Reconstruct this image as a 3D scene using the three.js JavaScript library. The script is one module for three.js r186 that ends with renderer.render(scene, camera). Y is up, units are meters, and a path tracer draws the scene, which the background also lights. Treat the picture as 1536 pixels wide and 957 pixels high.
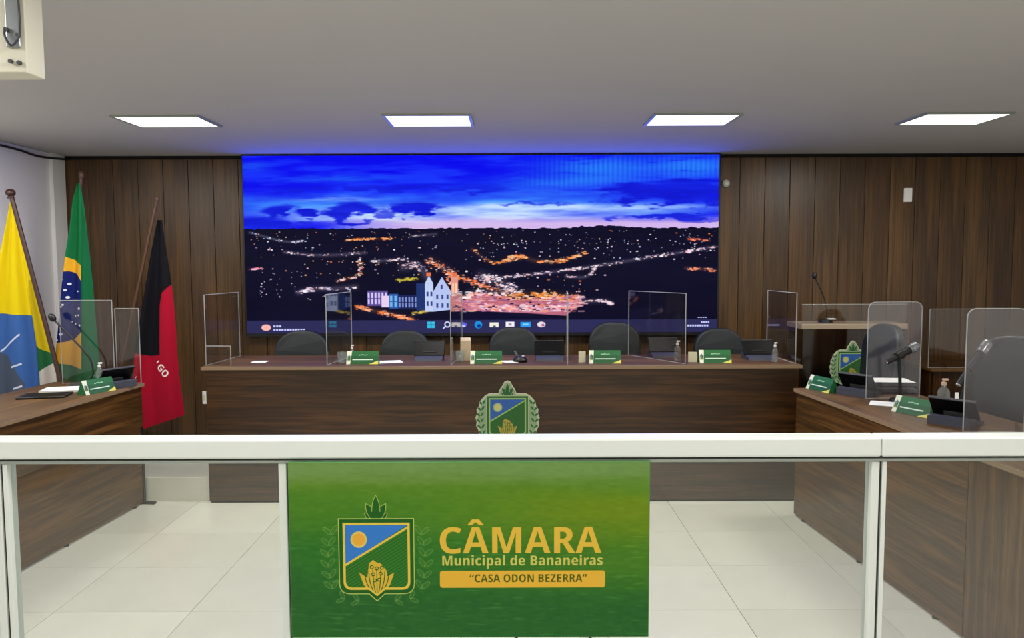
import * as THREE from 'three';
import { RoundedBoxGeometry } from 'three/addons/geometries/RoundedBoxGeometry.js';
import { mergeGeometries } from 'three/addons/utils/BufferGeometryUtils.js';
import { RectAreaLightUniformsLib } from 'three/addons/lights/RectAreaLightUniformsLib.js';

// ------------------------------------------------------------------ camera, background, exposure, area lights
RectAreaLightUniformsLib.init();
const scene = new THREE.Scene();
scene.background = new THREE.Color(0x000000);           // a closed room: no sky is seen
const camera = new THREE.PerspectiveCamera(2 * Math.atan(478.5 / 1150) * 180 / Math.PI, 1536 / 957, 0.05, 60);
camera.position.set(0, 1.6, 0);
camera.rotation.set(-Math.atan(83 / 1150), 0, -0.0033);
const renderer = new THREE.WebGLRenderer({ antialias: true });
renderer.toneMapping = THREE.LinearToneMapping;
renderer.toneMappingExposure = 1.0;
renderer.shadowMap.enabled = true;

const PLAT = 0.165;
const ROOM = { x0: -3.72, x1: 4.6, z0: -6.44, z1: 2.6, h: 2.5 };
const PANEL = { w: 0.5, d: 0.35, power: 38, color: 0xfffcf6 };
const PANEL_X = [-2.145, -0.51, 1.125, 2.76], PANEL_Z = [-4.87, -1.9, 1.0];
const SCREEN = { x: -0.25, y: 1.757, w: 3.9, h: 1.455, z: -6.34, power: 2.4 };
function areaLight(color, power, w, h, [x, y, z], rx) {
  const l = new THREE.RectAreaLight(color, power, w, h);
  l.position.set(x, y, z); l.rotation.x = rx; scene.add(l);
  return l;
}
{ // the display's own light, just in front of its face (turned to shine towards +z)
  const l = areaLight(new THREE.Color(0.05, 0.1, 1.0), SCREEN.power, SCREEN.w, SCREEN.h * 0.45, [SCREEN.x, SCREEN.y + SCREEN.h * 0.27, SCREEN.z + 0.012], 0);
  l.rotation.y = Math.PI;
}
const LEFT_PANEL = [-3.3, -4.3];
for (const [x, z] of [...PANEL_Z.flatMap((z) => PANEL_X.map((x) => [x, z])), LEFT_PANEL]) areaLight(PANEL.color, PANEL.power, PANEL.w, PANEL.d, [x, ROOM.h - 0.022, z], -Math.PI / 2);

// ------------------------------------------------------------------ helpers
let seed = 12345;
const rnd = () => { seed = (seed * 1664525 + 1013904223) >>> 0; return seed / 4294967296; };
const rr = (a, b) => a + (b - a) * rnd();
const used = {};
function numbered(name) { const n = used[name] = (used[name] ?? -1) + 1; return n ? `${name}_${String(n).padStart(3, '0')}` : name; }
function merged(gs) {
  const list = (Array.isArray(gs) ? gs : [gs]).map((g) => { const q = g.index ? g.toNonIndexed() : g; for (const k of Object.keys(q.attributes)) if (!['position', 'normal', 'uv'].includes(k)) q.deleteAttribute(k); return q; });
  return list.length === 1 ? list[0] : mergeGeometries(list);
}
function part(name, gs, mat, parent) {
  const m = new THREE.Mesh(merged(gs), mat); m.name = name; m.castShadow = m.receiveShadow = true;
  parent.add(m); return m;
}
function thing(name, label, category, [x, y, z] = [0, 0, 0], turn = 0, group) {
  const o = new THREE.Group(); o.name = numbered(name); o.position.set(x, y, z); o.rotation.y = turn;
  o.userData = { label, category }; if (group) o.userData.group = group;
  scene.add(o); return o;
}
function single(name, label, category, gs, mat, pos = [0, 0, 0], turn = 0, group) {
  const m = part(numbered(name), gs, mat, scene); m.position.set(...pos); m.rotation.y = turn;
  m.userData = { label, category }; if (group) m.userData.group = group;
  return m;
}
function struct(name, gs, mat) { const m = part(name, gs, mat, scene); m.userData.kind = 'structure'; return m; }
function structGroup(name) { const o = new THREE.Group(); o.name = name; o.userData.kind = 'structure'; scene.add(o); return o; }
function copyOf(o, [x, y, z], turn, label) {
  const c = o.clone(); c.name = numbered(o.name.replace(/_\d{3}$/, '')); c.position.set(x, y, z); c.rotation.y = turn;
  c.userData = { ...o.userData, label }; scene.add(c); return c;
}
const bx = (x0, x1, y0, y1, z0, z1) => new THREE.BoxGeometry(x1 - x0, y1 - y0, z1 - z0).translate((x0 + x1) / 2, (y0 + y1) / 2, (z0 + z1) / 2);
const rb = (x0, x1, y0, y1, z0, z1, r = 0.004, s = 2) => new RoundedBoxGeometry(x1 - x0, y1 - y0, z1 - z0, s, r).translate((x0 + x1) / 2, (y0 + y1) / 2, (z0 + z1) / 2);
const cyl = (r0, r1, h, x, y, z, n = 20) => new THREE.CylinderGeometry(r0, r1, h, n).translate(x, y + h / 2, z);
const V = (a) => new THREE.Vector3(...a);
function rod(a, b, r0, r1 = r0, n = 14) {
  const p = V(a), q = V(b), d = q.clone().sub(p), g = new THREE.CylinderGeometry(r1, r0, d.length(), n);
  g.applyQuaternion(new THREE.Quaternion().setFromUnitVectors(new THREE.Vector3(0, 1, 0), d.clone().normalize()));
  return g.translate(...p.add(q).multiplyScalar(0.5).toArray());
}
const tube = (pts, r, n = 40, k = 8) => new THREE.TubeGeometry(new THREE.CatmullRomCurve3(pts.map(V)), n, r, k);
// uv in metres, v along the grain
function grain(g0, axis, du = 0, dv = 0) {
  const g = g0.index ? g0.toNonIndexed() : g0, p = g.attributes.position, n = g.attributes.normal, uv = new Float32Array(p.count * 2);
  for (let i = 0; i < p.count; i++) {
    const P = [p.getX(i), p.getY(i), p.getZ(i)], N = [Math.abs(n.getX(i)), Math.abs(n.getY(i)), Math.abs(n.getZ(i))];
    const a = 'xyz'.indexOf(axis), rest = [0, 1, 2].filter((k) => k !== a), facing = N.indexOf(Math.max(...N));
    const u = facing === a ? P[rest[0]] : P[rest.find((k) => k !== facing)], v = facing === a ? P[rest[1]] : P[a];
    uv[2 * i] = u + du; uv[2 * i + 1] = v + dv;
  }
  g.setAttribute('uv', new THREE.BufferAttribute(uv, 2));
  return g;
}
// value noise
const hash = (x, y, s) => { let h = (x * 374761393 + y * 668265263 + s * 1442695041) | 0; h = Math.imul(h ^ (h >>> 13), 1274126177); return ((h ^ (h >>> 16)) >>> 0) / 4294967296; };
function noise(x, y, s = 0) {
  const i = Math.floor(x), j = Math.floor(y), f = x - i, g = y - j, u = f * f * (3 - 2 * f), v = g * g * (3 - 2 * g);
  return (hash(i, j, s) * (1 - u) + hash(i + 1, j, s) * u) * (1 - v) + (hash(i, j + 1, s) * (1 - u) + hash(i + 1, j + 1, s) * u) * v;
}
const fbm = (x, y, s = 0, o = 4) => { let a = 0.5, t = 0, w = 0; for (let k = 0; k < o; k++) { t += a * noise(x, y, s + k); w += a; x *= 2.03; y *= 2.03; a *= 0.5; } return t / w; };
const clamp = (v, a = 0, b = 1) => Math.min(b, Math.max(a, v));
const smooth = (a, b, v) => { const t = clamp((v - a) / (b - a)); return t * t * (3 - 2 * t); };
const mix = (a, b, t) => a.map((v, k) => v + (b[k] - v) * t);
function dataTexture(w, h, f, srgb = true) {
  const d = new Uint8Array(w * h * 4);
  for (let y = 0; y < h; y++) for (let x = 0; x < w; x++) { const c = f(x, y), i = (y * w + x) * 4; d[i] = clamp(c[0], 0, 255); d[i + 1] = clamp(c[1], 0, 255); d[i + 2] = clamp(c[2], 0, 255); d[i + 3] = 255; }
  const t = new THREE.DataTexture(d, w, h); t.magFilter = t.minFilter = THREE.LinearFilter; if (srgb) t.colorSpace = THREE.SRGBColorSpace; t.needsUpdate = true;
  return t;
}
function canvasTexture(w, h, draw) {
  const c = document.createElement('canvas'); c.width = w; c.height = h; draw(c.getContext('2d'), w, h);
  const t = new THREE.CanvasTexture(c); t.colorSpace = THREE.SRGBColorSpace; return t;
}

// ------------------------------------------------------------------ materials
const woodHeight = new Float32Array(768 * 768);
function woodAt(x, y) {       // x across the grain, y along it, in texture pixels
  const wob = 10 * fbm(x / 90, y / 260, 5, 2);
  const broad = fbm((x + wob) / 70, y / 900, 11, 2), streak = fbm((x + wob) / 9, y / 420, 23, 3), fine = fbm(x / 2.2, y / 130, 37, 2), fleck = noise(x / 1.3, y / 16, 51);
  return 0.34 * broad + 0.36 * streak + 0.2 * fine + 0.1 * fleck;
}
const woodTex = dataTexture(768, 768, (x, y) => {
  const v = woodAt(x, y * 2.2), t = smooth(0.3, 0.7, v); woodHeight[y * 768 + x] = v;
  const c = mix([64, 45, 22], [106, 76, 37], t); const line = smooth(0.72, 0.8, fbm(x / 5, y / 300, 71, 2)) * 0.25;
  return mix(c, [36, 24, 15], line);
});
woodTex.wrapS = woodTex.wrapT = THREE.MirroredRepeatWrapping; woodTex.repeat.set(1 / 0.8, 1 / 1.75);
const deskTex = dataTexture(768, 768, (x, y) => {
  const w = 26 * (fbm(x / 120, y / 150, 401, 3) - 0.5), v = 0.5 * fbm((x + w) / 26, y / 260, 411, 3) + 0.32 * fbm((x + w) / 6, y / 170, 421, 3) + 0.18 * fbm(x / 2, y / 60, 431, 2);
  return mix(mix([60, 42, 21], [112, 80, 42], smooth(0.28, 0.72, v)), [44, 30, 16], smooth(0.58, 0.74, fbm((x + w) / 18, y / 240, 441, 3)) * 0.4);
});
deskTex.wrapS = deskTex.wrapT = THREE.MirroredRepeatWrapping; deskTex.repeat.set(1 / 0.75, 1 / 1.5);
const M = {};
const std = (color, roughness = 0.6, metalness = 0, extra = {}) => new THREE.MeshStandardMaterial({ color, roughness, metalness, ...extra });
M.wood = [0xffffff, 0xe9e4dd, 0xf6efe2].map((c) => std(c, 0.36, 0, { map: woodTex }));
M.deskWood = std(0xb8a890, 0.33, 0, { map: deskTex });
M.sideWood = std(0xf6ead8, 0.33, 0, { map: deskTex });
M.deskTop = std(0xfff4e4, 0.5, 0, { map: woodTex });
M.woodEdge = std(0x8a7358, 0.45);
M.darkGap = std(0x0c0907, 0.9);
const plaster = dataTexture(256, 256, (x, y) => { const v = 248 + 8 * (fbm(x / 30, y / 30, 3, 4) - 0.5); return [v, v, v]; });
plaster.wrapS = plaster.wrapT = THREE.RepeatWrapping;
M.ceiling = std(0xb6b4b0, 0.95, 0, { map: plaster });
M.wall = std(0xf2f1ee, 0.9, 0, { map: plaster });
const tileTex = dataTexture(512, 512, (x, y) => { const v = 243 + 9 * (fbm(x / 60, y / 60, 9, 5) - 0.5); return [v, v, v - 4]; });
tileTex.wrapS = tileTex.wrapT = THREE.RepeatWrapping;
M.tile = [0xece9e2, 0xe7e4dd, 0xefece5].map((c) => std(c, 0.2, 0, { map: tileTex }));
M.grout = std(0xb2b0a6, 0.9);
M.whitePaint = std(0xe4e4de, 0.6);
M.aluminium = std(0xd0d6d1, 0.32);
M.channel = std(0x9aa39c, 0.4, 0.3);
M.gasket = std(0x2b312e, 0.7);
M.black = std(0x0a0a0b, 0.45);
M.blackGloss = new THREE.MeshPhysicalMaterial({ color: 0x060607, roughness: 0.4, specularIntensity: 0.25 });
M.darkGrey = std(0x2c2e33, 0.5);
M.slate = std(0x3f4250, 0.45);
M.leather = std(0x171f21, 0.5, 0, { bumpMap: dataTexture(128, 128, (x, y) => { const v = 255 * fbm(x / 3, y / 3, 4, 2); return [v, v, v]; }, false), bumpScale: 0.0006 });
M.chrome = std(0xb9bcc0, 0.22, 0.95);
M.steel = std(0x8f9499, 0.35, 0.7);
M.paper = std(0xeef0ee, 0.8);
M.cream = std(0xd9d3b4, 0.6);
M.beige = std(0xc0ab8c, 0.7);
M.pole = std(0x3a2018, 0.4);
M.paleWoodPole = std(0x4a2f1e, 0.45);
M.white = std(0xf2f2ee, 0.5);
M.glass = new THREE.MeshPhysicalMaterial({ color: 0xf2f5f1, transmission: 1, thickness: 0, roughness: 0.02, ior: 1.5 });
M.acrylic = new THREE.MeshPhysicalMaterial({ color: 0xf3f2f0, transmission: 1, thickness: 0, roughness: 0.04, ior: 1.49 });
M.hazyAcrylic = new THREE.MeshPhysicalMaterial({ color: 0xf3f2f0, transmission: 1, thickness: 0, roughness: 0.18, ior: 1.49 });
M.acrylicEdge = new THREE.MeshPhysicalMaterial({ color: 0xcfd2ce, transmission: 0.6, thickness: 0, roughness: 0.55, ior: 1.49 });
M.smoked = new THREE.MeshPhysicalMaterial({ color: 0xb3aaa4, transmission: 1, thickness: 0, roughness: 0.08, ior: 1.49 });
M.clearPlastic = new THREE.MeshPhysicalMaterial({ color: 0xf2f6f4, transmission: 0.92, thickness: 0, roughness: 0.08, ior: 1.45 });
M.panelGlow = new THREE.MeshStandardMaterial({ color: 0xffffff, roughness: 0.6, emissive: 0xfffaf2, emissiveIntensity: 1.6 });

// ------------------------------------------------------------------ the room
{
  const { x0, x1, z0, z1, h } = ROOM;
  const wallBack = structGroup('wall_back');
  part('backing', bx(x0 - 0.15, x1 + 0.15, 0, h, z0 - 0.15, z0), M.darkGap, wallBack);
  part('shadow_gap', bx(x0, x1, h - 0.03, h, z0, z0 + 0.006), M.darkGap, wallBack);
  const pitch = 0.208, n = Math.ceil((x1 - x0) / pitch);
  for (let i = 0; i < n; i++) {
    const a = x0 + i * pitch, b = Math.min(a + pitch - 0.0035, x1), out = z0 + 0.018 + rr(-0.0015, 0.0015);
    part('plank', grain(rb(a, b, 0, h - 0.03, z0, out, 0.003, 1), 'y', rr(0, 6), rr(0, 6)), M.wood[i % 3], wallBack);
  }
  struct('wall_left', bx(x0 - 0.15, x0, 0, h, z0, z1), M.wall);
  struct('wall_right', bx(x1, x1 + 0.15, 0, h, z0, z1), M.wall);
  struct('wall_front', bx(x0 - 0.15, x1 + 0.15, 0, h, z1, z1 + 0.15), M.wall);
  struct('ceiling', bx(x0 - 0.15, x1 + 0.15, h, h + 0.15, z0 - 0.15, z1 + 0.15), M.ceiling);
  struct('trim_1', bx(x0, x0 + 0.03, 0, h, z0 + 0.03, z0 + 0.2), M.wall);
  const plat = struct('platform', rb(x0, 2.05, 0, PLAT, z0 + 0.03, -5.1, 0.004), M.tile[1]); plat.userData.label = 'low white step between the left desk and the long central desk';
  const floor = structGroup('floor');
  part('bed', bx(x0 - 0.15, x1 + 0.15, -0.15, -0.006, z0 - 0.15, z1 + 0.15), M.grout, floor);
  const tw = 0.6335, td = 0.52, gx = 1.045, gz = -3.44;
  const shared = [0, 1, 2].map((k) => { const g = rb(-tw / 2 + 0.0016, tw / 2 - 0.0016, -0.012, 0, -td / 2 + 0.0016, td / 2 - 0.0016, 0.0012, 1); grain(g, 'x', k * 0.37, k * 0.21); return merged(g); });
  shared.forEach((g, k) => grain(g, 'x', k * 0.37, k * 0.21));
  for (let i = -8; i < 6; i++) for (let j = -6; j < 12; j++) {
    const cx = gx + (i + 0.5) * tw, cz = gz + (j + 0.5) * td;
    if (cx - tw / 2 < x0 - 0.2 || cx + tw / 2 > x1 + 0.2 || cz - td / 2 < z0 || cz + td / 2 > z1 + 0.2) continue;
    const t = part('tile', shared[Math.floor(rnd() * 3)], M.tile[Math.floor(rnd() * 3)], floor); t.position.set(cx, 0, cz);
  }
}

// ------------------------------------------------------------------ ceiling light panels
{
  const place = [['first from the left, nearest the flags', 'second from the left, above the left half of the display', 'third from the left, above the right part of the display', 'fourth from the left, nearest the right edge'], null, null];
  let proto;
  const spots = [...PANEL_Z.flatMap((z, row) => PANEL_X.map((x, i) => [x, z, row, i])), [...LEFT_PANEL, 3, 0]];
  spots.forEach(([x, z, row, i]) => {
    const label = row === 3 ? 'glowing white ceiling light panel close to the left wall, above the left desk' : row ? `glowing ceiling light panel, ${['first', 'second', 'third', 'fourth'][i]} from the left in the ${row === 1 ? 'middle' : 'rear'} row` : `glowing white ceiling light panel, ${place[0][i]}`;
    if (!proto) {
      proto = thing('ceiling_light', label, 'ceiling light', [x, ROOM.h, z], 0, 'recessed ceiling light panels');
      const { w, d } = PANEL, f = 0.018;
      part('frame', [bx(-w / 2 - f, w / 2 + f, -0.012, 0, -d / 2 - f, -d / 2), bx(-w / 2 - f, w / 2 + f, -0.012, 0, d / 2, d / 2 + f), bx(-w / 2 - f, -w / 2, -0.012, 0, -d / 2, d / 2), bx(w / 2, w / 2 + f, -0.012, 0, -d / 2, d / 2)], M.channel, proto);
      part('diffuser', bx(-w / 2, w / 2, -0.01, 0, -d / 2, d / 2), M.panelGlow, proto);
    } else copyOf(proto, [x, ROOM.h, z], 0, label);
  });
}

// ------------------------------------------------------------------ the coat of arms (drawn in its own units, centre x = 402)
function leafPair(c, x, y, s, dir) {
  for (const k of [-1, 1]) { c.save(); c.translate(x, y); c.rotate(dir + k * 0.75); c.beginPath(); c.ellipse(0, -s * 0.55, s * 0.24, s * 0.58, 0, 0, 7); c.fill(); c.stroke(); c.restore(); }
}
function laurels(c, fill, stroke) {
  c.fillStyle = fill; c.strokeStyle = stroke; c.lineWidth = 5;
  for (const s of [-1, 1]) {
    for (let k = 0; k < 6; k++) leafPair(c, 402 + s * (338 + 26 * Math.sin(k / 5 * Math.PI)), 360 + k * 82, 66, s * 0.15);
    for (let k = 0; k < 2; k++) leafPair(c, 402 + s * (250 - k * 110), 850 + k * 12, 56, s * (1.2 + 0.2 * k));
  }
}
function shieldPath(c, i) {
  c.beginPath(); c.moveTo(120 + i, 245 + i); c.lineTo(684 - i, 245 + i); c.lineTo(684 - i, 730 - i * 0.4); c.quadraticCurveTo(684 - i, 812 - i, 600 - i * 0.3, 812 - i); c.lineTo(462, 812 - i); c.lineTo(402, 866 - i * 1.15);
  c.lineTo(342, 812 - i); c.lineTo(204 + i * 0.3, 812 - i); c.quadraticCurveTo(120 + i, 812 - i, 120 + i, 730 - i * 0.4); c.closePath();
}
function crown(c, fill, stroke) {
  c.fillStyle = fill; c.strokeStyle = stroke; c.lineWidth = 9;
  for (const [a, l] of [[-1.05, 95], [1.05, 95], [-0.55, 140], [0.55, 140], [0, 180]]) {
    c.save(); c.translate(402, 255); c.rotate(a); c.beginPath(); c.moveTo(-22, 0); c.quadraticCurveTo(-42, -l * 0.6, 0, -l); c.quadraticCurveTo(42, -l * 0.6, 22, 0); c.closePath(); c.stroke(); c.fill(); c.restore();
  }
  c.beginPath(); c.ellipse(402, 222, 44, 40, 0, 0, 7); c.fill();
}
function crest(c, o) {
  laurels(c, o.leaf, o.leafLine);
  crown(c, o.dark, o.line);
  shieldPath(c, 0); c.fillStyle = o.dark; c.fill(); c.strokeStyle = o.line; c.lineWidth = o.lineWidth; c.stroke();
  shieldPath(c, 30); c.fillStyle = o.gold; c.fill();
  c.save(); shieldPath(c, 48); c.clip();
  c.fillStyle = o.field; c.fillRect(100, 200, 620, 700);
  c.strokeStyle = o.hatch; c.lineWidth = 7;
  for (let k = 0; k < 26; k++) { c.beginPath(); c.moveTo(120, 640 + k * 24); c.lineTo(700, 290 + k * 24); c.stroke(); }
  c.fillStyle = o.blue; c.beginPath(); c.moveTo(150, 280); c.lineTo(660, 280); c.lineTo(160, 592); c.closePath(); c.fill();
  c.strokeStyle = o.gold; c.lineWidth = 16; c.beginPath(); c.moveTo(140, 610); c.lineTo(680, 285); c.stroke();
  c.fillStyle = o.sunRim; c.beginPath(); c.arc(270, 402, 62, 0, 7); c.fill();
  c.fillStyle = o.sun; c.beginPath(); c.arc(270, 402, 46, 0, 7); c.fill();
  c.fillStyle = o.bunch; c.beginPath(); c.moveTo(268, 650); c.lineTo(330, 690); c.lineTo(345, 580); c.lineTo(375, 555); c.lineTo(402, 575); c.lineTo(430, 580); c.lineTo(478, 640); c.lineTo(480, 680); c.lineTo(534, 650); c.lineTo(500, 745); c.lineTo(455, 800); c.lineTo(402, 840); c.lineTo(345, 800); c.lineTo(302, 745); c.closePath(); c.fill();
  c.strokeStyle = o.dark; c.lineWidth = 6;
  for (let k = -3; k <= 3; k++) { c.beginPath(); c.moveTo(402 + k * 8, 815); c.quadraticCurveTo(402 + k * 30, 740, 402 + k * 30, 655 - 12 * (3 - Math.abs(k))); c.stroke(); }
  for (const [x, y] of [[375, 665], [430, 660], [402, 620], [365, 610], [440, 615], [385, 710], [420, 705]]) { c.beginPath(); c.arc(x, y, 12, 0, 7); c.stroke(); }
  c.restore();
}
const CREST_PRINT = { leaf: 'rgba(90,135,60,0.22)', leafLine: 'rgba(150,180,100,0.4)', dark: '#1d5a1c', line: '#a9bd62', lineWidth: 7, gold: '#d9bd4c', field: '#23641f', hatch: '#3d7a2c', blue: '#3377cf', sun: '#e0a53c', sunRim: '#d8be5e', bunch: '#cfae3d' };
const CREST_BOARD = { leaf: '#1f5a2c', leafLine: '#8fae7c', dark: '#1b5526', line: '#9db183', lineWidth: 10, gold: '#8fae5a', field: '#175418', hatch: '#1f5e20', blue: '#24549c', sun: '#b9b768', sunRim: '#8aa08a', bunch: '#a3922f' };
const OUTLINE = [[402, 40], [438, 52], [468, 108], [504, 160], [522, 214], [640, 214], [700, 240], [748, 292], [778, 330], [788, 392], [818, 432], [812, 488], [834, 545], [818, 600], [826, 655], [800, 700], [788, 752], [748, 792], [704, 838], [610, 878], [520, 900], [402, 915]];
const outline = [...OUTLINE, ...OUTLINE.slice(1, -1).reverse().map(([x, y]) => [804 - x, y])];
const crestTex = canvasTexture(872, 920, (c) => {
  c.translate(34, 0);
  c.fillStyle = '#aeb498'; c.fillRect(-40, 0, 900, 920);
  c.beginPath(); outline.forEach(([x, y], i) => { const X = 402 + (x - 402) * 0.94, Y = 490 + (y - 490) * 0.945; i ? c.lineTo(X, Y) : c.moveTo(X, Y); }); c.closePath(); c.fillStyle = '#7f9570'; c.fill();
  crest(c, CREST_BOARD);
});
function plaqueParts(t, unit) {
  const shape = new THREE.Shape(outline.map(([x, y]) => new THREE.Vector2((x - 402) * unit, (915 - y) * unit)));
  const board = new THREE.ExtrudeGeometry(shape, { depth: 0.008, bevelEnabled: true, bevelThickness: 0.001, bevelSize: 0.001, bevelSegments: 1 });
  part('board', board, std(0xaeb498, 0.35), t);
  const face = new THREE.ShapeGeometry(shape), p = face.attributes.position, uv = face.attributes.uv;
  for (let i = 0; i < p.count; i++) uv.setXY(i, (p.getX(i) / unit + 402 + 34) / 872, (p.getY(i) / unit + 5) / 920);
  part('printed_face', face.translate(0, 0, 0.0095), std(0xffffff, 0.35, 0, { map: crestTex }), t);
}

// ------------------------------------------------------------------ LED display
{
  const W = 1434, H = 536;
  const tex = canvasTexture(W, H, (c) => {
    const img = c.createImageData(W, H), d = img.data;
    const zx = (x) => 28 + x * 1462 / W, zy = (y) => 28 + y * 546 / H;
    const blob = (X, Y, x, y, rx, ry) => Math.exp(-(((X - x) / rx) ** 2) - (((Y - y) / ry) ** 2));
    for (let y = 0; y < H; y++) for (let x = 0; x < W; x++) {
      const X = zx(x), Y = zy(y), i = (y * W + x) * 4;
      const n1 = fbm(X / 200, Y / 40, 101, 5), n2 = fbm(X / 130 + 9 + Y / 60, Y / 13, 131, 5), n3 = fbm(X / 46, Y / 15, 161, 4), e = (n1 - 0.5) * 60 + (n3 - 0.5) * 26;
      let col = mix([8, 8, 238], [22, 46, 250], smooth(0.4, 0.68, n1 * 0.5 + n2 * 0.5));
      const cyan = clamp(blob(X, Y + e * 0.3, 1120, 66, 190, 46) + blob(X, Y, 1420, 66, 130, 34) + blob(X, Y + e * 0.4, 60, 60, 60, 16) * 0.6 + blob(X, Y + e * 0.4, 330, 98, 150, 9) * 0.6 + blob(X, Y + e * 0.4, 960, 112, 260, 20) * 0.6);
      col = mix(col, [38, 128, 246], cyan * (0.86 + 0.14 * smooth(820, 960, X) * Math.sin(X * 0.42)) * smooth(0.2, 0.5, n2 + 0.12));
      const mid = clamp(blob(X, Y + e * 0.35, 240, 180, 330, 34) * 1.1 + blob(X, Y + e * 0.3, 900, 165 - (X - 900) * 0.03, 330, 34) + blob(X, Y + e * 0.25, 1300, 190, 260, 26) * 0.8);
      col = mix(col, [60, 146, 252], clamp(mid * (0.75 + 0.6 * (n2 - 0.4))));
      const pale = clamp(blob(X, Y + e * 0.25, 480, 212, 330, 26) * 0.8 + blob(X, Y + e * 0.2, 860, 186 - (X - 860) * 0.01, 300, 13) * 0.8 + blob(X, Y + e * 0.2, 820, 212, 420, 20) + blob(X, Y + e * 0.22, 1240, 186, 230, 12) * 0.8 + blob(X, Y + e * 0.3, 300, 160, 120, 6) * 0.5);
      col = mix(col, [196, 222, 255], clamp(pale * (0.55 + 1.3 * (n2 - 0.25))));
      col = mix(col, [228, 196, 236], clamp(smooth(208, 238, Y + e * 0.12) * smooth(230, 560, X + e * 2) * 0.92));
      const dk = (a, b, rx, ry, k = 1) => k * smooth(1.35, 0.6, Math.hypot((X - a + e * 1.2) / rx, (Y - b + (n3 - 0.5) * 34) / ry) + (n3 - 0.5) * 1.9 + (n2 - 0.5) * 1.2);
      const dark = clamp(Math.max(dk(145, 190, 62, 15), dk(236, 200, 34, 11), dk(365, 196, 66, 24, 0.95), dk(470, 205, 40, 9, 0.7), dk(545, 186, 76, 14), dk(90, 236, 110, 20), dk(1390, 136, 190, 32), dk(1290, 217, 130, 8, 0.85), dk(1440, 232, 70, 7, 0.5), dk(930, 174, 90, 4, 0.5), dk(480, 126, 330, 10, 0.75)));
      col = mix(col, mix([10, 16, 200], [20, 40, 236], n2), dark);
      const rim = 250 + 5 * (noise(X / 12, 3, 7) - 0.5) - 6 * smooth(1000, 1100, X) * smooth(1300, 1150, X);
      if (Y > rim) col = mix([8, 9, 42], [13, 11, 32], n2).map((v) => v + 8 * (n1 - 0.5));
      d[i] = col[0]; d[i + 1] = col[1]; d[i + 2] = col[2]; d[i + 3] = 255;
    }
    c.putImageData(img, 0, 0);
    c.scale(W / 1462, H / 546); c.translate(-28, -28);
    const pick = (a) => a[Math.floor(rnd() * a.length)];
    const WARM = ['#ff9a4a', '#ffb070', '#ff7a30', '#ffd0a0'], PINK = ['#ffe0ee', '#f2cfe6', '#ffffff', '#ffc6c0'], COLD = ['#ffffff', '#dfe6ff', '#c8d4ff'];
    const dots = (n, x0, x1, y0, y1, cols, s0, s1) => { for (let k = 0; k < n; k++) { c.fillStyle = pick(cols); c.globalAlpha = rr(0.5, 1); const s = rr(s0, s1); c.beginPath(); c.ellipse(rr(x0, x1), rr(y0, y1), s * rr(1, 1.8), s, 0, 0, 7); c.fill(); } c.globalAlpha = 1; };
    const street = (pts, n, spread, cols, s0, s1) => {
      const cv = new THREE.CatmullRomCurve3(pts.map(([x, y]) => new THREE.Vector3(x, y, 0)));
      c.strokeStyle = cols[0]; c.lineCap = 'round'; for (const [w, a] of [[5.5, 0.05], [3.5, 0.07], [1.8, 0.1]]) { c.globalAlpha = a; c.lineWidth = w * spread * 0.8; c.beginPath(); for (let k = 0; k <= 30; k++) { const p = cv.getPoint(k / 30); k ? c.lineTo(p.x, p.y) : c.moveTo(p.x, p.y); } c.stroke(); }
      for (let k = 0; k < n * 1.5; k++) { const p = cv.getPoint(rnd()); if (noise(p.x / 15, p.y / 9, 301) < 0.38 || c === null) continue; c.fillStyle = pick(cols); c.globalAlpha = rr(0.35, 1); const s = rr(s0, s1) * rr(0.35, 0.85), o = (rnd() + rnd() - 1) * spread * 1.3; c.beginPath(); c.ellipse(p.x + (rnd() + rnd() - 1) * spread * 3, p.y + o, s * rr(1, 2.8), s * 0.9, 0, 0, 7); c.fill(); }
      c.globalAlpha = 1;
    };
    dots(120, 40, 1480, 258, 300, [...WARM, ...COLD], 0.8, 2); dots(130, 700, 1480, 285, 350, [...PINK, ...COLD], 0.9, 2.3); dots(90, 60, 640, 300, 400, [...PINK, ...WARM], 0.9, 2.6); dots(70, 640, 1150, 380, 480, [...PINK, ...WARM], 1, 3);
    dots(40, 60, 280, 380, 470, PINK, 0.8, 2);
    street([[45, 262], [160, 290], [210, 288]], 50, 3, COLD, 1.2, 3); street([[340, 286], [420, 282], [485, 282]], 130, 3, WARM, 1.5, 3.5); street([[150, 322], [260, 332], [400, 325]], 60, 4, PINK, 1, 3); street([[540, 275], [620, 268]], 26, 3, PINK, 1, 3);
    street([[420, 352], [520, 345]], 60, 4, PINK, 1.4, 3.6); street([[730, 315], [790, 355], [880, 345]], 70, 4, WARM, 1.2, 3.4); street([[830, 350], [870, 336], [930, 352], [1010, 350], [1080, 325]], 220, 5, WARM, 1.6, 5); street([[1480, 310], [1320, 335], [1110, 368], [960, 388], [800, 405]], 260, 4, PINK, 1.4, 4.2); street([[1110, 375], [1085, 400], [1020, 400]], 60, 4, PINK, 1.4, 4);
    street([[660, 390], [740, 420], [830, 450]], 130, 6, ['#ff8a4a', '#ffb8a0', '#ff6a2a'], 1.6, 4.5); street([[760, 400], [820, 420], [870, 455]], 190, 12, PINK, 1.6, 4.5); street([[310, 412], [380, 390], [385, 345]], 60, 4, [...WARM, ...PINK], 1.4, 4);
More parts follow.
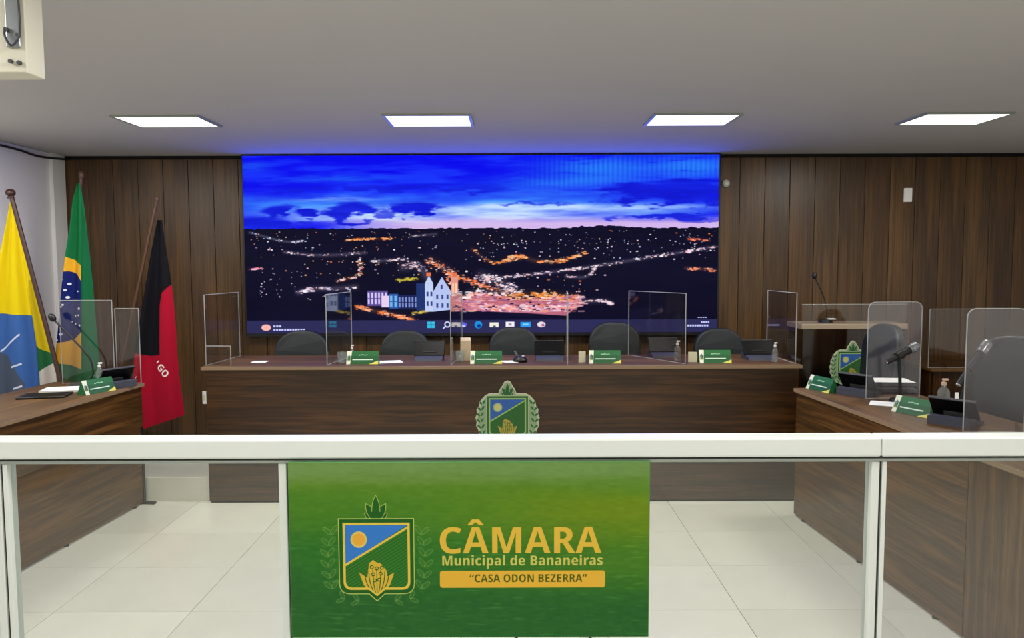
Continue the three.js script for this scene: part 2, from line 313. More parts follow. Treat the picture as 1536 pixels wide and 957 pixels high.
    street([[190, 448], [230, 436], [300, 436], [370, 430]], 110, 6, [...PINK, ...COLD], 1.8, 5); street([[40, 375], [80, 372]], 22, 3, ['#ff9ab0', '#ffd0d8'], 2, 4); street([[1390, 375], [1480, 382]], 45, 4, ['#ff8a5a', '#ffb090'], 2, 4.5); street([[1395, 285], [1460, 290]], 30, 4, ['#ff6a50', '#ff9a70'], 1.5, 3.5); street([[500, 410], [560, 405]], 40, 4, ['#d8c840', '#b8a030'], 2, 4); street([[515, 370], [560, 365], [590, 400]], 60, 9, PINK, 1.5, 4); street([[600, 350], [660, 385], [670, 420]], 90, 9, ['#ff9a6a', '#ffd0c0', '#ff7a40'], 1.5, 4.2);
    // the bright square in front of the church
    c.fillStyle = '#b8647a'; c.beginPath(); c.moveTo(668, 470); c.lineTo(760, 448); c.lineTo(880, 470); c.lineTo(1060, 455); c.lineTo(1072, 480); c.lineTo(1020, 522); c.lineTo(880, 512); c.lineTo(700, 505); c.closePath(); c.fill();
    street([[680, 475], [740, 450], [860, 462]], 150, 9, ['#ffd0d8', '#ffffff', '#ff9a7a'], 2, 6); street([[840, 465], [950, 460], [1060, 470]], 320, 11, ['#ff9a3a', '#ffb04a', '#e06a20', '#ffe0d0'], 1.6, 5); street([[740, 490], [900, 500], [1040, 495]], 260, 9, ['#ffc8e0', '#ffffff', '#f0a0b0', '#ff9a80'], 2, 6); street([[1070, 478], [1150, 478], [1160, 485]], 60, 5, PINK, 1.8, 5);
    for (let k = 0; k < 260; k++) { c.globalAlpha = rr(0.3, 0.9); c.fillStyle = pick(['#f2b0b8', '#ffe8f2', '#e8806a', '#ffb090', '#8a4a7a', '#c890c8', '#f0a8c0']); const px = rr(690, 1062); c.fillRect(px, rr(458, 506), rr(4, 30), rr(1.5, 5)); } c.globalAlpha = 1;
    c.fillStyle = '#10103a'; for (let k = 0; k < 40; k++) c.fillRect(rr(690, 1040), rr(455, 505), rr(4, 16), rr(2, 4));
    c.fillStyle = '#0b0a2c'; c.beginPath(); c.moveTo(668, 512); c.lineTo(780, 508); c.lineTo(880, 520); c.lineTo(1010, 526); c.lineTo(1000, 534); c.lineTo(660, 534); c.closePath(); c.fill();
    // long buildings with lit windows
    const block = (x0, x1, y0, y1, wall, win, n) => { c.fillStyle = wall; c.fillRect(x0, y0, x1 - x0, y1 - y0); c.fillStyle = win; const p = (x1 - x0) / n; for (let k = 0; k < n; k++) { c.fillRect(x0 + p * (k + 0.15), y0 + 6, p * 0.55, (y1 - y0) * 0.36); c.fillRect(x0 + p * (k + 0.15), y0 + (y1 - y0) * 0.55, p * 0.55, (y1 - y0) * 0.32); } };
    block(404, 468, 442, 490, '#5a4a90', '#d8c8ff', 6); block(472, 500, 452, 498, '#2b5aa8', '#74b8f0', 2); block(500, 560, 456, 500, '#1a2458', '#7f90d0', 6);
    c.fillStyle = '#e8d0f0'; c.fillRect(448, 458, 24, 36); c.fillStyle = '#20346e'; c.fillRect(556, 420, 28, 84);
    street([[372, 492], [430, 505], [500, 522], [545, 532]], 170, 6, ['#ff8a4a', '#ffc0a0', '#e06a30'], 1.8, 5); street([[545, 515], [590, 505]], 40, 4, ['#e8d060', '#c8a840'], 2, 5);
    // the church
    c.fillStyle = '#c4d2f6'; c.fillRect(583, 420, 26, 88); c.beginPath(); c.moveTo(583, 420); c.lineTo(596, 396); c.lineTo(609, 420); c.fill();
    c.fillStyle = '#b7c6f2'; c.beginPath(); c.moveTo(609, 508); c.lineTo(609, 445); c.lineTo(636, 400); c.lineTo(664, 445); c.lineTo(664, 502); c.closePath(); c.fill();
    c.fillStyle = '#e89a8a'; c.fillRect(664, 396, 22, 90); c.fillStyle = '#e8754a'; c.fillRect(668, 386, 14, 14); c.fillRect(588, 386, 14, 12);
    c.fillStyle = '#3a4a90'; for (const [x, y] of [[588, 446], [600, 446], [588, 476], [600, 476], [618, 455], [634, 455], [650, 455], [618, 482], [634, 482], [650, 482], [632, 424]]) c.fillRect(x, y, 6, 14);
    c.fillStyle = '#ffd8b0'; c.fillRect(668, 420, 5, 40); c.fillRect(677, 420, 5, 40);
    // task bar
    c.fillStyle = '#2c2c58'; c.fillRect(20, 534, 1480, 45);
    const icon = (x, f) => { c.save(); c.translate(x, 549); f(); c.restore(); };
    icon(601, () => { c.fillStyle = '#35c0e8'; for (const a of [-12, 1]) for (const b of [-10, 1]) c.fillRect(a, b, 11, 9); });
    icon(651, () => { c.strokeStyle = '#d8dcff'; c.lineWidth = 4; c.beginPath(); c.arc(1, -1, 8, 0, 7); c.moveTo(-5, 5); c.lineTo(-12, 11); c.stroke(); });
    icon(700, () => { c.fillStyle = '#5a60e0'; c.beginPath(); c.ellipse(0, 0, 13, 8, 0, 0, 7); c.fill(); c.fillStyle = '#c8d0ff'; c.beginPath(); c.ellipse(0, 4, 8, 4, 0, 0, 7); c.fill(); });
    icon(748, () => { c.fillStyle = '#1a90e0'; c.beginPath(); c.arc(0, 0, 12, 0, 7); c.fill(); c.fillStyle = '#0a3a90'; c.beginPath(); c.arc(2, 4, 6, 0, 7); c.fill(); });
    icon(797, () => { c.fillStyle = '#f2eedc'; c.fillRect(-14, -7, 28, 15); c.fillStyle = '#50506a'; c.fillRect(-4, 3, 9, 5); });
    icon(846, () => { c.fillStyle = '#f4f0f6'; c.fillRect(-13, -9, 27, 18); c.fillStyle = '#9090b0'; c.fillRect(-4, -4, 9, 7); });
    icon(895, () => { c.fillStyle = '#2a9cf0'; c.fillRect(-16, -8, 32, 16); c.fillStyle = '#8fd0ff'; c.fillRect(-9, -3, 18, 5); });
    icon(944, () => { c.fillStyle = '#eadbe6'; c.beginPath(); c.ellipse(0, 0, 13, 9, 0, 0, 7); c.fill(); c.fillStyle = '#b06a80'; c.beginPath(); c.ellipse(5, 2, 5, 4, 0, 0, 7); c.fill(); });
    c.fillStyle = '#ffb8b0'; c.beginPath(); c.ellipse(88, 556, 15, 10, 0, 0, 7); c.fill(); c.fillStyle = '#c8ccff';
    for (let k = 0; k < 3; k++) c.fillRect(110 + k * 9, 549, 7, 6); for (let k = 0; k < 12; k++) c.fillRect(110 + k * 8.4, 560, 6.6, 6);
    for (let k = 0; k < 4; k++) c.fillRect(1440 + k * 7, 540, 5, 6); for (let k = 0; k < 9; k++) c.fillRect(1398 + k * 7.4, 551, 6, 6); for (let k = 0; k < 4; k++) c.fillRect(1430 + k * 7.4, 527, 6, 3);
  });
  const t = thing('led_screen', 'large LED wall display showing a town at night under a blue evening sky', 'screen', [SCREEN.x, SCREEN.y - SCREEN.h / 2, SCREEN.z]);
  const { w, h } = SCREEN;
  part('frame', rb(-w / 2 - 0.012, w / 2 + 0.012, -0.03, h + 0.012, -0.075, -0.004, 0.004), M.black, t);
  part('display', new THREE.PlaneGeometry(w, h).translate(0, h / 2, 0), new THREE.MeshPhysicalMaterial({ color: 0x020203, roughness: 0.7, specularIntensity: 0.12, emissive: 0xffffff, emissiveMap: tex, emissiveIntensity: 1.0 }), t);
}

// ------------------------------------------------------------------ desks
{
  const t = thing('long_desk', 'long dark walnut desk for five seats below the large display', 'desk', [0, 0, 0]);
  const z = -5.06;
  part('front_panel', grain(rb(-2.04, 1.905, 0.012, 0.9, z - 0.022, z, 0.003), 'x', 0.3, 0.7), M.deskWood, t);
  part('plinth', bx(-2.03, 1.895, 0, 0.012, z - 0.02, z - 0.004), M.darkGap, t);
  part('desktop', grain(rb(-2.065, 1.925, 0.9, 0.925, z - 0.6, z + 0.012, 0.005), 'x', 0.1, 0.2), M.deskTop, t);
  part('edge_band', rb(-2.065, 1.925, 0.9015, 0.9235, z + 0.0122, z + 0.0142, 0.0008, 1), M.woodEdge, t);
  for (const x of [-2.04, 1.883]) part('side_panel', grain(rb(x, x + 0.022, PLAT, 0.9, z - 0.58, z - 0.04, 0.003), 'z'), M.deskWood, t);
  for (const x of [-0.7, 0.6]) part('support', grain(bx(x, x + 0.022, PLAT, 0.9, z - 0.5, z - 0.04), 'z'), M.deskWood, t);
}
// a side desk is built along its own x axis: x runs from the far end (0) towards the camera, +z is the front
const SIDE_TOP = 0.815;
function sideDesk(name, label, pos, turn, length, mirror, split) {
  const t = thing(name, label, 'desk', pos, turn), s = mirror ? -1 : 1, at = (a, b) => (s > 0 ? [a, b] : [-b, -a]);
  const D = 0.62, H = SIDE_TOP;
  const panel = (a, b, axis, du) => part('front_panel', grain(rb(...at(a, b), 0.012, H - 0.025, -0.022, 0, 0.003), axis, du, 0.5), M.sideWood, t);
  panel(0, split, 'x', 0.45); panel(split + 0.004, length, split < length - 0.1 ? 'y' : 'x', 1.3);
  part('desktop', grain(rb(...at(-0.01, length + 0.01), H - 0.025, H, -D, 0.012, 0.005), 'x', 0.8, 0.4), M.deskTop, t);
  part('edge_band', rb(...at(-0.01, length + 0.01), H - 0.0235, H - 0.0015, 0.0122, 0.0142, 0.0008, 1), M.woodEdge, t);
  part('side_panel', grain(rb(...at(0, 0.022), 0.012, H - 0.025, -D + 0.03, -0.024, 0.003), 'y'), M.sideWood, t);
  part('side_panel', grain(rb(...at(length - 0.022, length), 0.012, H - 0.025, -D + 0.03, -0.024, 0.003), 'y'), M.sideWood, t);
  for (let k = 0; k < 4; k++) part('foot', cyl(0.014, 0.016, 0.012, s * (0.12 + k * (length - 0.24) / 3), 0, -0.012, 12), M.black, t);
  return t;
}
const RT = { pos: [1.785, 0, -4.77], turn: -Math.PI / 2 + 0.076 }, LT = { pos: [-2.475, 0, -5.075], turn: Math.PI / 2 - 0.076 };
// right desk: its front faces -x, its length runs towards +z
sideDesk('side_desk', 'dark walnut side desk on the right, with two rounded clear dividers', RT.pos, RT.turn, 2.2, false, 1.62);
const leftDesk = sideDesk('side_desk', 'dark walnut side desk on the left, in front of the three flags', LT.pos, LT.turn, 2.3, true, 2.25);
part('foot_plate', [bx(-0.04, -0.012, 0.0, 0.014, -0.06, 0.08), bx(-0.032, -0.006, 0.012, 0.52, 0.0003, 0.005)], M.black, leftDesk);

// ------------------------------------------------------------------ clear acrylic dividers
function dividerParts(t, w, h, r, sheetMat = M.acrylic, feet = true) {     // stands in its own x-y plane, x from -w/2 to w/2
  const path = (o, q) => { const s = new THREE.Shape(), a = w / 2 - o, y0 = o, y1 = h - o, k = Math.max(0.001, q - o); s.moveTo(-a, y0); s.lineTo(a, y0); s.lineTo(a, y1 - k); s.quadraticCurveTo(a, y1, a - k, y1); s.lineTo(-a + k, y1); s.quadraticCurveTo(-a, y1, -a, y1 - k); s.closePath(); return s; };
  part('sheet', new THREE.ExtrudeGeometry(path(0.0035, r), { depth: 0.004, bevelEnabled: false, curveSegments: 8 }).translate(0, 0, -0.002), sheetMat, t);
  const ring = path(0, r); ring.holes.push(path(0.0035, r));
  part('edge', new THREE.ExtrudeGeometry(ring, { depth: 0.005, bevelEnabled: false, curveSegments: 8 }).translate(0, 0, -0.0025), M.acrylicEdge, t);
  if (feet) for (const s of [-1, 1]) {
    const f = new THREE.Shape([[0, 0], [0.06, 0], [0.06, 0.02], [0, 0.05]].map((p) => new THREE.Vector2(...p)));
    part('foot', new THREE.ExtrudeGeometry(f, { depth: 0.005, bevelEnabled: false }).rotateY(-Math.PI / 2).translate(s * w * 0.36, 0, 0.003), M.acrylic, t);
  }
}
{
  const G = 'clear dividers between the seats';
  const Y = 0.9255, H = 0.475;
  const list = [[-2.05, -2.005, 'clear acrylic divider at the left end of the long desk'], [-1.24, -1.18, 'clear acrylic divider just right of the first chair behind the long desk'], [-0.41, -0.368, 'clear acrylic divider beside the small beige box on the long desk'], [0.372, 0.402, 'clear acrylic divider just left of the fourth chair behind the long desk'], [1.16, 0.857, 'slanted clear acrylic divider between the fourth and fifth chairs of the long desk'], [1.898, 1.875, 'clear acrylic divider at the right end of the long desk']];
  for (const [xa, xb, label] of list) {        // near and far bottom corners
    const za = -5.1, zb = -5.62, dx = xb - xa, dz = zb - za, w = Math.hypot(dx, dz);
    const t = thing('acrylic_divider', label, 'divider', [(xa + xb) / 2, Y, (za + zb) / 2], Math.atan2(-dz, dx), G);
    dividerParts(t, w, H, 0.004);
    if (xa === -2.05) { part('front_plate', rb(0, 0.004, 0.003, 0.13, 0, 0.17, 0.001, 1).translate(-w / 2, 0, 0), M.acrylic, t); part('front_plate_edge', [rb(-0.001, 0.005, 0.13, 0.134, 0, 0.17, 0.001, 1).translate(-w / 2, 0, 0), rb(-0.001, 0.005, 0, 0.134, 0.17, 0.174, 0.001, 1).translate(-w / 2, 0, 0)], M.acrylicEdge, t); }
  }
  const side = [[2.205, -4.4, 0.33, 0.56, 0.1, 'rounded clear acrylic divider behind the first microphone on the right desk', 0.05, 0.045], [2.225, -3.5, 0.27, 0.575, -0.1, 'rounded clear divider on the right desk in front of the grey chair', 0.05, 0.045]];
  for (const [x, z, w, h, turn, label, r] of side) { const t = thing('acrylic_divider', label, 'divider', [x, SIDE_TOP, z], turn, G); dividerParts(t, w, h, r, M.hazyAcrylic); }
  const left = [[-2.815, -5.055, 0.35, 0.555, 0.0, 'clear acrylic divider behind the white papers on the left desk', 0.006], [-2.548, -5.06, 0.16, 0.5, 0.0, 'narrow clear divider at the far end of the left desk, before the red flag', 0.006]];
  for (const [x, z, w, h, turn, label, r] of left) { const t = thing('acrylic_divider', label, 'divider', [x, SIDE_TOP, z], turn, G); dividerParts(t, w, h, r); }
}

// ------------------------------------------------------------------ chairs
function chairParts(t, w, seatY, top) {
  const bh = top - seatY - 0.1;
  const s = new THREE.Shape(), a = w / 2 - 0.02, r = Math.min(0.17, a * 0.85); s.moveTo(-a * 0.92, 0); s.lineTo(a * 0.92, 0); s.lineTo(a, bh - r); s.bezierCurveTo(a, bh - r * 0.3, a - r * 0.5, bh, a - r, bh); s.lineTo(-a + r, bh); s.bezierCurveTo(-a + r * 0.5, bh, -a, bh - r * 0.3, -a, bh - r); s.closePath();
  const back = new THREE.ExtrudeGeometry(s, { depth: 0.035, bevelEnabled: true, bevelThickness: 0.018, bevelSize: 0.02, bevelSegments: 4, curveSegments: 10 });
  const p = back.attributes.position; for (let i = 0; i < p.count; i++) p.setZ(i, p.getZ(i) + 0.35 * p.getX(i) ** 2 - 0.08 * p.getY(i)); back.computeVertexNormals();
  part('backrest', back.translate(0, seatY + 0.08, -0.235), M.leather, t);
  part('seat', new RoundedBoxGeometry(w, 0.075, 0.46, 4, 0.035).translate(0, seatY - 0.037, 0.02), M.leather, t);
  part('back_bar', [tube([[0, seatY - 0.07, -0.05], [0, seatY - 0.07, -0.23], [0, seatY + 0.05, -0.275], [0, seatY + 0.2, -0.275]], 0.016, 16)], M.black, t);
  for (const k of [-1, 1]) part('armrest', tube([[k * (w / 2 - 0.03), seatY - 0.06, 0.16], [k * (w / 2 + 0.035), seatY + 0.03, 0.17], [k * (w / 2 + 0.04), seatY + 0.17, 0.14], [k * (w / 2 + 0.04), seatY + 0.2, 0.0], [k * (w / 2 + 0.035), seatY + 0.12, -0.13], [k * (w / 2 - 0.03), seatY - 0.06, -0.12]], 0.015, 28), M.black, t);
  part('column', cyl(0.025, 0.03, seatY - 0.16, 0, 0.08, 0), M.black, t);
  for (let k = 0; k < 5; k++) {
    const c = Math.cos(k * 1.2566 + 0.3), q = Math.sin(k * 1.2566 + 0.3);
    const leg = part('leg', rod([c * 0.03, 0.1, q * 0.03], [c * 0.24, 0.065, q * 0.24], 0.02, 0.014, 8), M.black, t);
    part('caster', new THREE.CylinderGeometry(0.027, 0.027, 0.03, 14).rotateX(Math.PI / 2).rotateY(-k * 1.2566).translate(c * 0.24, 0.027, q * 0.24), M.black, leg);
  }
}
{
  const G = 'dark grey chairs behind the desks';
  const list = [[-1.66, 0.43, 1.078, 'dark grey chair farthest left behind the long desk'], [-0.845, 0.39, 1.078, 'dark grey chair second from the left behind the long desk'], [0.012, 0.39, 1.1, 'dark grey chair in the middle behind the long desk'], [0.81, 0.41, 1.138, 'dark grey chair fourth from the left, the tallest behind the long desk'], [1.635, 0.39, 1.085, 'dark grey chair farthest right behind the long desk']];
  for (const [x, w, top, label] of list) { const t = thing('office_chair', label, 'chair', [x, PLAT, -5.82], 0, G); chairParts(t, w, 0.46, top - PLAT); }
  const a = thing('office_chair', 'high-backed dark grey chair behind the right desk, nearest the camera', 'chair', [2.78, 0, -4.25], -0.75, G); chairParts(a, 0.46, 0.47, 1.17);
  copyOf(a, [2.36, 0, -5.32], -1.5, 'dark chair seen dimly through the first rounded divider of the right desk');
}

// ------------------------------------------------------------------ coat of arms boards
{
  const a = thing('crest_plaque', 'green coat of arms board fixed to the front of the long desk', 'plaque', [-0.032, 0.393, -5.058]); plaqueParts(a, 0.000493);
  const b = thing('crest_plaque', 'smaller green coat of arms board on the lectern behind the right desk', 'plaque', [2.566, 0.668, -5.748]); plaqueParts(b, 0.000395);
}

// ------------------------------------------------------------------ lectern and the table behind the right desk
{
  const t = thing('lectern', 'clear acrylic lectern with a pale shelf, behind the right desk', 'lectern', [2.58, 0, -5.9]);
  part('shelf', grain(rb(-0.4, 0.4, 1.1, 1.14, -0.17, 0.15, 0.004), 'x'), std(0x9b8a74, 0.4), t);
  part('front_panel', rb(-0.39, 0.39, 0.02, 1.1, 0.135, 0.143, 0.002, 1), M.smoked, t);
  for (const x of [-0.39, 0.382]) part('side_panel', rb(x, x + 0.008, 0.02, 1.1, -0.16, 0.133, 0.002, 1), M.smoked, t);
  part('shield', rb(-0.395, 0.395, 1.14, 1.285, 0.13, 0.136, 0.002, 1), M.acrylic, t);
  part('shield_edge', [rb(-0.395, 0.395, 1.285, 1.289, 0.1295, 0.1365, 0.001, 1)], M.acrylicEdge, t);
  part('base', rb(-0.4, 0.4, 0, 0.02, -0.18, 0.16, 0.004), M.darkGrey, t);
  const m = thing('gooseneck_microphone', 'thin black gooseneck microphone standing on the lectern shelf', 'microphone', [2.43, 1.14, -5.9]);
  part('base', [new THREE.CylinderGeometry(0.045, 0.055, 0.022, 24).translate(-0.01, 0.011, 0)], M.black, m);
  part('plate', rb(0.0, 0.06, 0.022, 0.032, -0.02, 0.03, 0.003), M.white, m);
  part('stem', tube([[0, 0.02, 0], [-0.004, 0.1, 0], [-0.03, 0.2, 0], [-0.1, 0.345, 0]], 0.0045), M.black, m);
  part('head', new THREE.SphereGeometry(0.022, 16, 12).scale(0.85, 1.2, 0.85).translate(-0.104, 0.36, 0), M.black, m);
  const s = thing('back_table', 'low wooden table against the back wall with a clear screen on it', 'table', [3.75, 0, -6.05]);
  part('tabletop', grain(rb(-0.55, 0.6, 0.765, 0.79, -0.3, 0.25, 0.004), 'x'), M.deskTop, s);
  part('front_panel', grain(rb(-0.52, 0.58, 0.02, 0.765, 0.2, 0.22, 0.003), 'y', 2.2), M.deskWood, s);
  for (const x of [-0.54, 0.57]) part('side_panel', grain(rb(x, x + 0.02, 0, 0.765, -0.28, 0.2, 0.003), 'y'), M.deskWood, s);
  const d = thing('acrylic_divider', 'wide clear acrylic screen on the low table at the back wall', 'divider', [3.6, 0.79, -5.86], 0, 'clear dividers between the seats'); dividerParts(d, 0.8, 0.455, 0.004);
  const q = thing('side_table', 'small brown table beside the grey chair at the right edge', 'table', [3.56, 0, -4.95]);
  part('tabletop', grain(rb(-0.33, 0.35, 0.785, 0.81, -0.25, 0.25, 0.004), 'x'), M.deskTop, q);
  for (const x of [-0.32, 0.318]) part('side_panel', grain(rb(x, x + 0.022, 0, 0.785, -0.22, 0.22, 0.003), 'y'), M.deskWood, q);
  part('front_panel', grain(rb(-0.295, 0.315, 0.1, 0.785, 0.17, 0.19, 0.003), 'x'), M.deskWood, q);
  single('paper_sheet', 'white paper under the clear bottle at the right edge', 'paper', rb(-0.1, 0.12, 0, 0.006, -0.08, 0.1, 0.001, 1), M.paper, [3.36, 0.81, -4.86], 0, 'papers on the desks');
}

// ------------------------------------------------------------------ things on the desks
const DT = 0.925;                            // top of the long desk
function bottleParts(t, r, h, cap, pump = true) {
  const prof = [[0.001, 0], [r, 0.002], [r, h * 0.55], [r * 0.9, h * 0.64], [r * 0.38, h * 0.74], [r * 0.38, h * 0.8]].map((p) => new THREE.Vector2(...p));
  part('body', new THREE.LatheGeometry(prof, 20), M.clearPlastic, t);
  part('cap', pump ? [cyl(r * 0.42, r * 0.42, h * 0.1, 0, h * 0.79, 0, 14), cyl(r * 0.16, r * 0.16, h * 0.07, 0, h * 0.88, 0, 8), rb(-r * 0.3, r * 0.75, h * 0.94, h, -r * 0.22, r * 0.22, 0.002, 1)] : [cyl(r * 0.45, r * 0.45, h * 0.2, 0, h * 0.78, 0, 14)], cap, t);
}
const plateTex = canvasTexture(512, 192, (c) => {
  c.fillStyle = '#0f5427'; c.fillRect(0, 0, 512, 192); c.fillStyle = '#14632e'; c.fillRect(0, 0, 512, 70);
  c.fillStyle = '#dfe2cc'; c.beginPath(); c.moveTo(0, 0); c.lineTo(80, 0); c.lineTo(62, 192); c.lineTo(0, 192); c.fill();
  c.save(); c.translate(4, 40); c.scale(0.085, 0.12); crest(c, CREST_BOARD); c.restore();
  c.fillStyle = '#8fbf97'; for (const [x, y, w] of [[190, 52, 30], [228, 48, 44], [278, 52, 26], [312, 50, 22]]) c.fillRect(x, y, w, 14);
  c.fillStyle = '#cfe4cf'; c.fillRect(96, 118, 330, 14);
  c.fillStyle = '#d8cf5a'; c.beginPath(); c.moveTo(512, 140); c.lineTo(512, 192); c.lineTo(360, 192); c.fill();
});
const plateMat = std(0xffffff, 0.5, 0, { map: plateTex });
function namePlateParts(t, w = 0.215, h = 0.085, d = 0.075) {
  const face = new THREE.PlaneGeometry(w, Math.hypot(h, d / 2)), a = Math.atan2(d / 2, h);
  part('printed_face', face.clone().rotateX(-a).translate(0, h / 2, d / 4 + 0.0012), plateMat, t);
  const s = new THREE.Shape([[-d / 2, 0], [d / 2, 0], [0, h]].map((p) => new THREE.Vector2(...p)));
  part('stand', new THREE.ExtrudeGeometry(s, { depth: w, bevelEnabled: false }).rotateY(Math.PI / 2).translate(-w / 2, 0, 0), std(0x1a6a35, 0.5), t);
}
function terminalParts(t) {                  // +z faces its user; the back is what the room sees
  const s = new THREE.Shape([[-0.085, 0], [0.085, 0], [0.08, 0.016], [-0.06, 0.042], [-0.085, 0.036]].map((p) => new THREE.Vector2(...p)));
  part('base', new THREE.ExtrudeGeometry(s, { depth: 0.19, bevelEnabled: true, bevelSize: 0.002, bevelThickness: 0.002, bevelSegments: 1 }).rotateY(-Math.PI / 2).translate(0.095, 0.002, 0), M.slate, t);
  part('neck', rb(-0.05, 0.05, 0.02, 0.062, -0.02, 0.005, 0.004), M.black, t);
  part('screen', new RoundedBoxGeometry(0.212, 0.112, 0.014, 2, 0.004).rotateX(-0.6).translate(0, 0.078, -0.022), M.blackGloss, t);
  part('screen_frame', new RoundedBoxGeometry(0.216, 0.006, 0.016, 1, 0.002).translate(0, 0.058, 0).rotateX(-0.6).translate(0, 0.078, -0.022), M.darkGrey, t);
}
{
  const GP = 'green name plates on the desks', GT = 'black desk terminals', GB = 'clear bottles on the desks', GPA = 'papers on the desks';
  const p0 = thing('name_plate', 'leftmost green name plate on the long desk', 'name plate', [-1.015, DT, -5.19], 0, GP); namePlateParts(p0);
  copyOf(p0, [-0.176, DT, -5.19], 0, 'green name plate next to the small beige box on the long desk');
  copyOf(p0, [0.63, DT, -5.19], 0, 'green name plate in front of the fourth chair of the long desk');
  copyOf(p0, [1.378, DT, -5.19], 0, 'green name plate in front of the farthest right chair of the long desk');
  copyOf(p0, [1.91, SIDE_TOP, -4.68], -1.3, 'farthest green name plate on the right desk, below the smaller coat of arms');
  copyOf(p0, [2.085, SIDE_TOP, -3.93], -1.15, 'green name plate on the right desk beside the pale-capped bottle');
  copyOf(p0, [-2.57, SIDE_TOP, -4.7], 1.2, 'green name plate on the left desk beside the white papers');
  const t0 = thing('desk_terminal', 'black desk terminal in front of the second chair of the long desk', 'terminal', [-0.582, DT, -5.36], 0, GT); terminalParts(t0);
  copyOf(t0, [0.262, DT, -5.36], 0, 'black desk terminal just right of the middle chair of the long desk');
  copyOf(t0, [1.1, DT, -5.53], 0, 'black desk terminal just right of the fourth chair of the long desk');
  copyOf(t0, [1.735, DT, -5.36], 0, 'black desk terminal nearest the right end of the long desk');
  copyOf(t0, [2.07, SIDE_TOP, -4.53], 2.2, 'dark desk terminal on the right desk beside the far green name plate');
  copyOf(t0, [2.16, SIDE_TOP, -3.69], 2.25, 'dark desk terminal on the right desk beside the rounded divider nearest the railing');
  copyOf(t0, [-2.565, SIDE_TOP, -4.905], -2.1, 'small black desk terminal at the far end of the left desk');
  const bottle = (x, y, z, r, h, label, cap, pump) => { const t = thing('bottle', label, 'bottle', [x, y, z], 0, GB); bottleParts(t, r, h, cap, pump); };
  bottle(-1.105, DT, -5.26, 0.019, 0.12, 'small clear bottle behind the leftmost name plate of the long desk', M.white, true);
  bottle(1.145, DT, -5.28, 0.024, 0.14, 'clear bottle behind the slanted divider of the long desk', M.white, true);
  bottle(1.79, DT, -5.19, 0.02, 0.135, 'small clear bottle inside the right end divider of the long desk', M.white, true);
  bottle(-2.7, SIDE_TOP, -4.98, 0.024, 0.15, 'small clear bottle with a white cap behind the name plate on the left desk', M.white, true);
  bottle(2.29, SIDE_TOP, -4.03, 0.03, 0.17, 'clear bottle with a pale pinkish cap on the right desk', std(0xc9ac98, 0.5), true);
  bottle(3.285, 0.817, -4.88, 0.03, 0.14, 'clear bottle on the small brown table at the right edge', M.white, false);
  const cup = (x, z, label) => { const t = thing('cup', label, 'cup', [x, DT, z], 0, 'small clear cups on the long desk'); part('body', new THREE.LatheGeometry([[0.001, 0.001], [0.027, 0.001], [0.034, 0.075], [0.0325, 0.075], [0.026, 0.004], [0.001, 0.004]].map((p) => new THREE.Vector2(...p)), 20), M.clearPlastic, t); };
  cup(-1.165, -5.22, 'small clear cup at the left of the leftmost name plate on the long desk');
  cup(-0.36, -5.27, 'small clear cup at the left of the beige box on the long desk');
  const box = thing('card_box', 'upright beige card box on the long desk, beside the second divider from its middle', 'box', [-0.325, DT, -5.33], 0.1);
  part('box', rb(-0.036, 0.036, 0, 0.145, -0.025, 0.025, 0.003), M.beige, box); part('lid_flap', new RoundedBoxGeometry(0.07, 0.003, 0.045, 1, 0.001).rotateX(0.35).translate(0, 0.151, 0), M.beige, box);
  single('small_card', 'small cream card standing left of the name plate of the fourth chair', 'card', rb(-0.024, 0.024, 0, 0.075, -0.004, 0.004, 0.001, 1), M.cream, [0.478, DT, -5.21], 0.15);
  single('small_card', 'small cream card at the left end of the rightmost name plate on the long desk', 'card', rb(-0.03, 0.03, 0, 0.07, -0.004, 0.004, 0.001, 1), M.cream, [1.232, DT, -5.2], -0.1);
  const pod = thing('microphone_base', 'small dark microphone base in front of the middle chair of the long desk', 'microphone', [0.055, DT, -5.25]);
  part('base', new THREE.LatheGeometry([[0.001, 0], [0.05, 0], [0.05, 0.018], [0.03, 0.04], [0.001, 0.044]].map((p) => new THREE.Vector2(...p)), 22), M.black, pod); part('button', cyl(0.009, 0.009, 0.004, 0.02, 0.04, 0.012, 12), M.white, pod); part('stem', rod([-0.015, 0.036, 0], [-0.035, 0.075, 0.01], 0.006), M.steel, pod);
  const sheet = (x, y, z, w, d, turn, label, th = 0.004) => single('paper_sheet', label, 'paper', rb(-w / 2, w / 2, 0, th, -d / 2, d / 2, 0.001, 1), M.paper, [x, y, z], turn, GPA);
  sheet(-0.86, DT, -5.25, 0.2, 0.12, 0.3, 'white paper in front of the second chair of the long desk');
  sheet(-0.02, DT, -5.24, 0.11, 0.1, 0.2, 'white paper at the left of the dark microphone base on the long desk');
  sheet(-1.75, DT, -5.28, 0.1, 0.08, 0, 'small white paper in front of the leftmost chair of the long desk');
  sheet(-2.8, SIDE_TOP, -4.77, 0.26, 0.16, 0.25, 'white papers lying on the left desk beside the name plate', 0.014);
  sheet(2.07, SIDE_TOP, -4.68, 0.1, 0.1, 0.2, 'white paper between the far name plate and terminal on the right desk');
  sheet(2.09, SIDE_TOP, -4.2, 0.2, 0.14, -0.5, 'white paper at the front edge of the right desk below the first microphone');
  sheet(2.3, SIDE_TOP, -3.92, 0.16, 0.2, -0.3, 'white paper under the bottle with the pale cap on the right desk');
  const tray = thing('document_tray', 'grey document tray holding white papers on the right desk', 'tray', [2.3, SIDE_TOP, -4.63], -0.1);
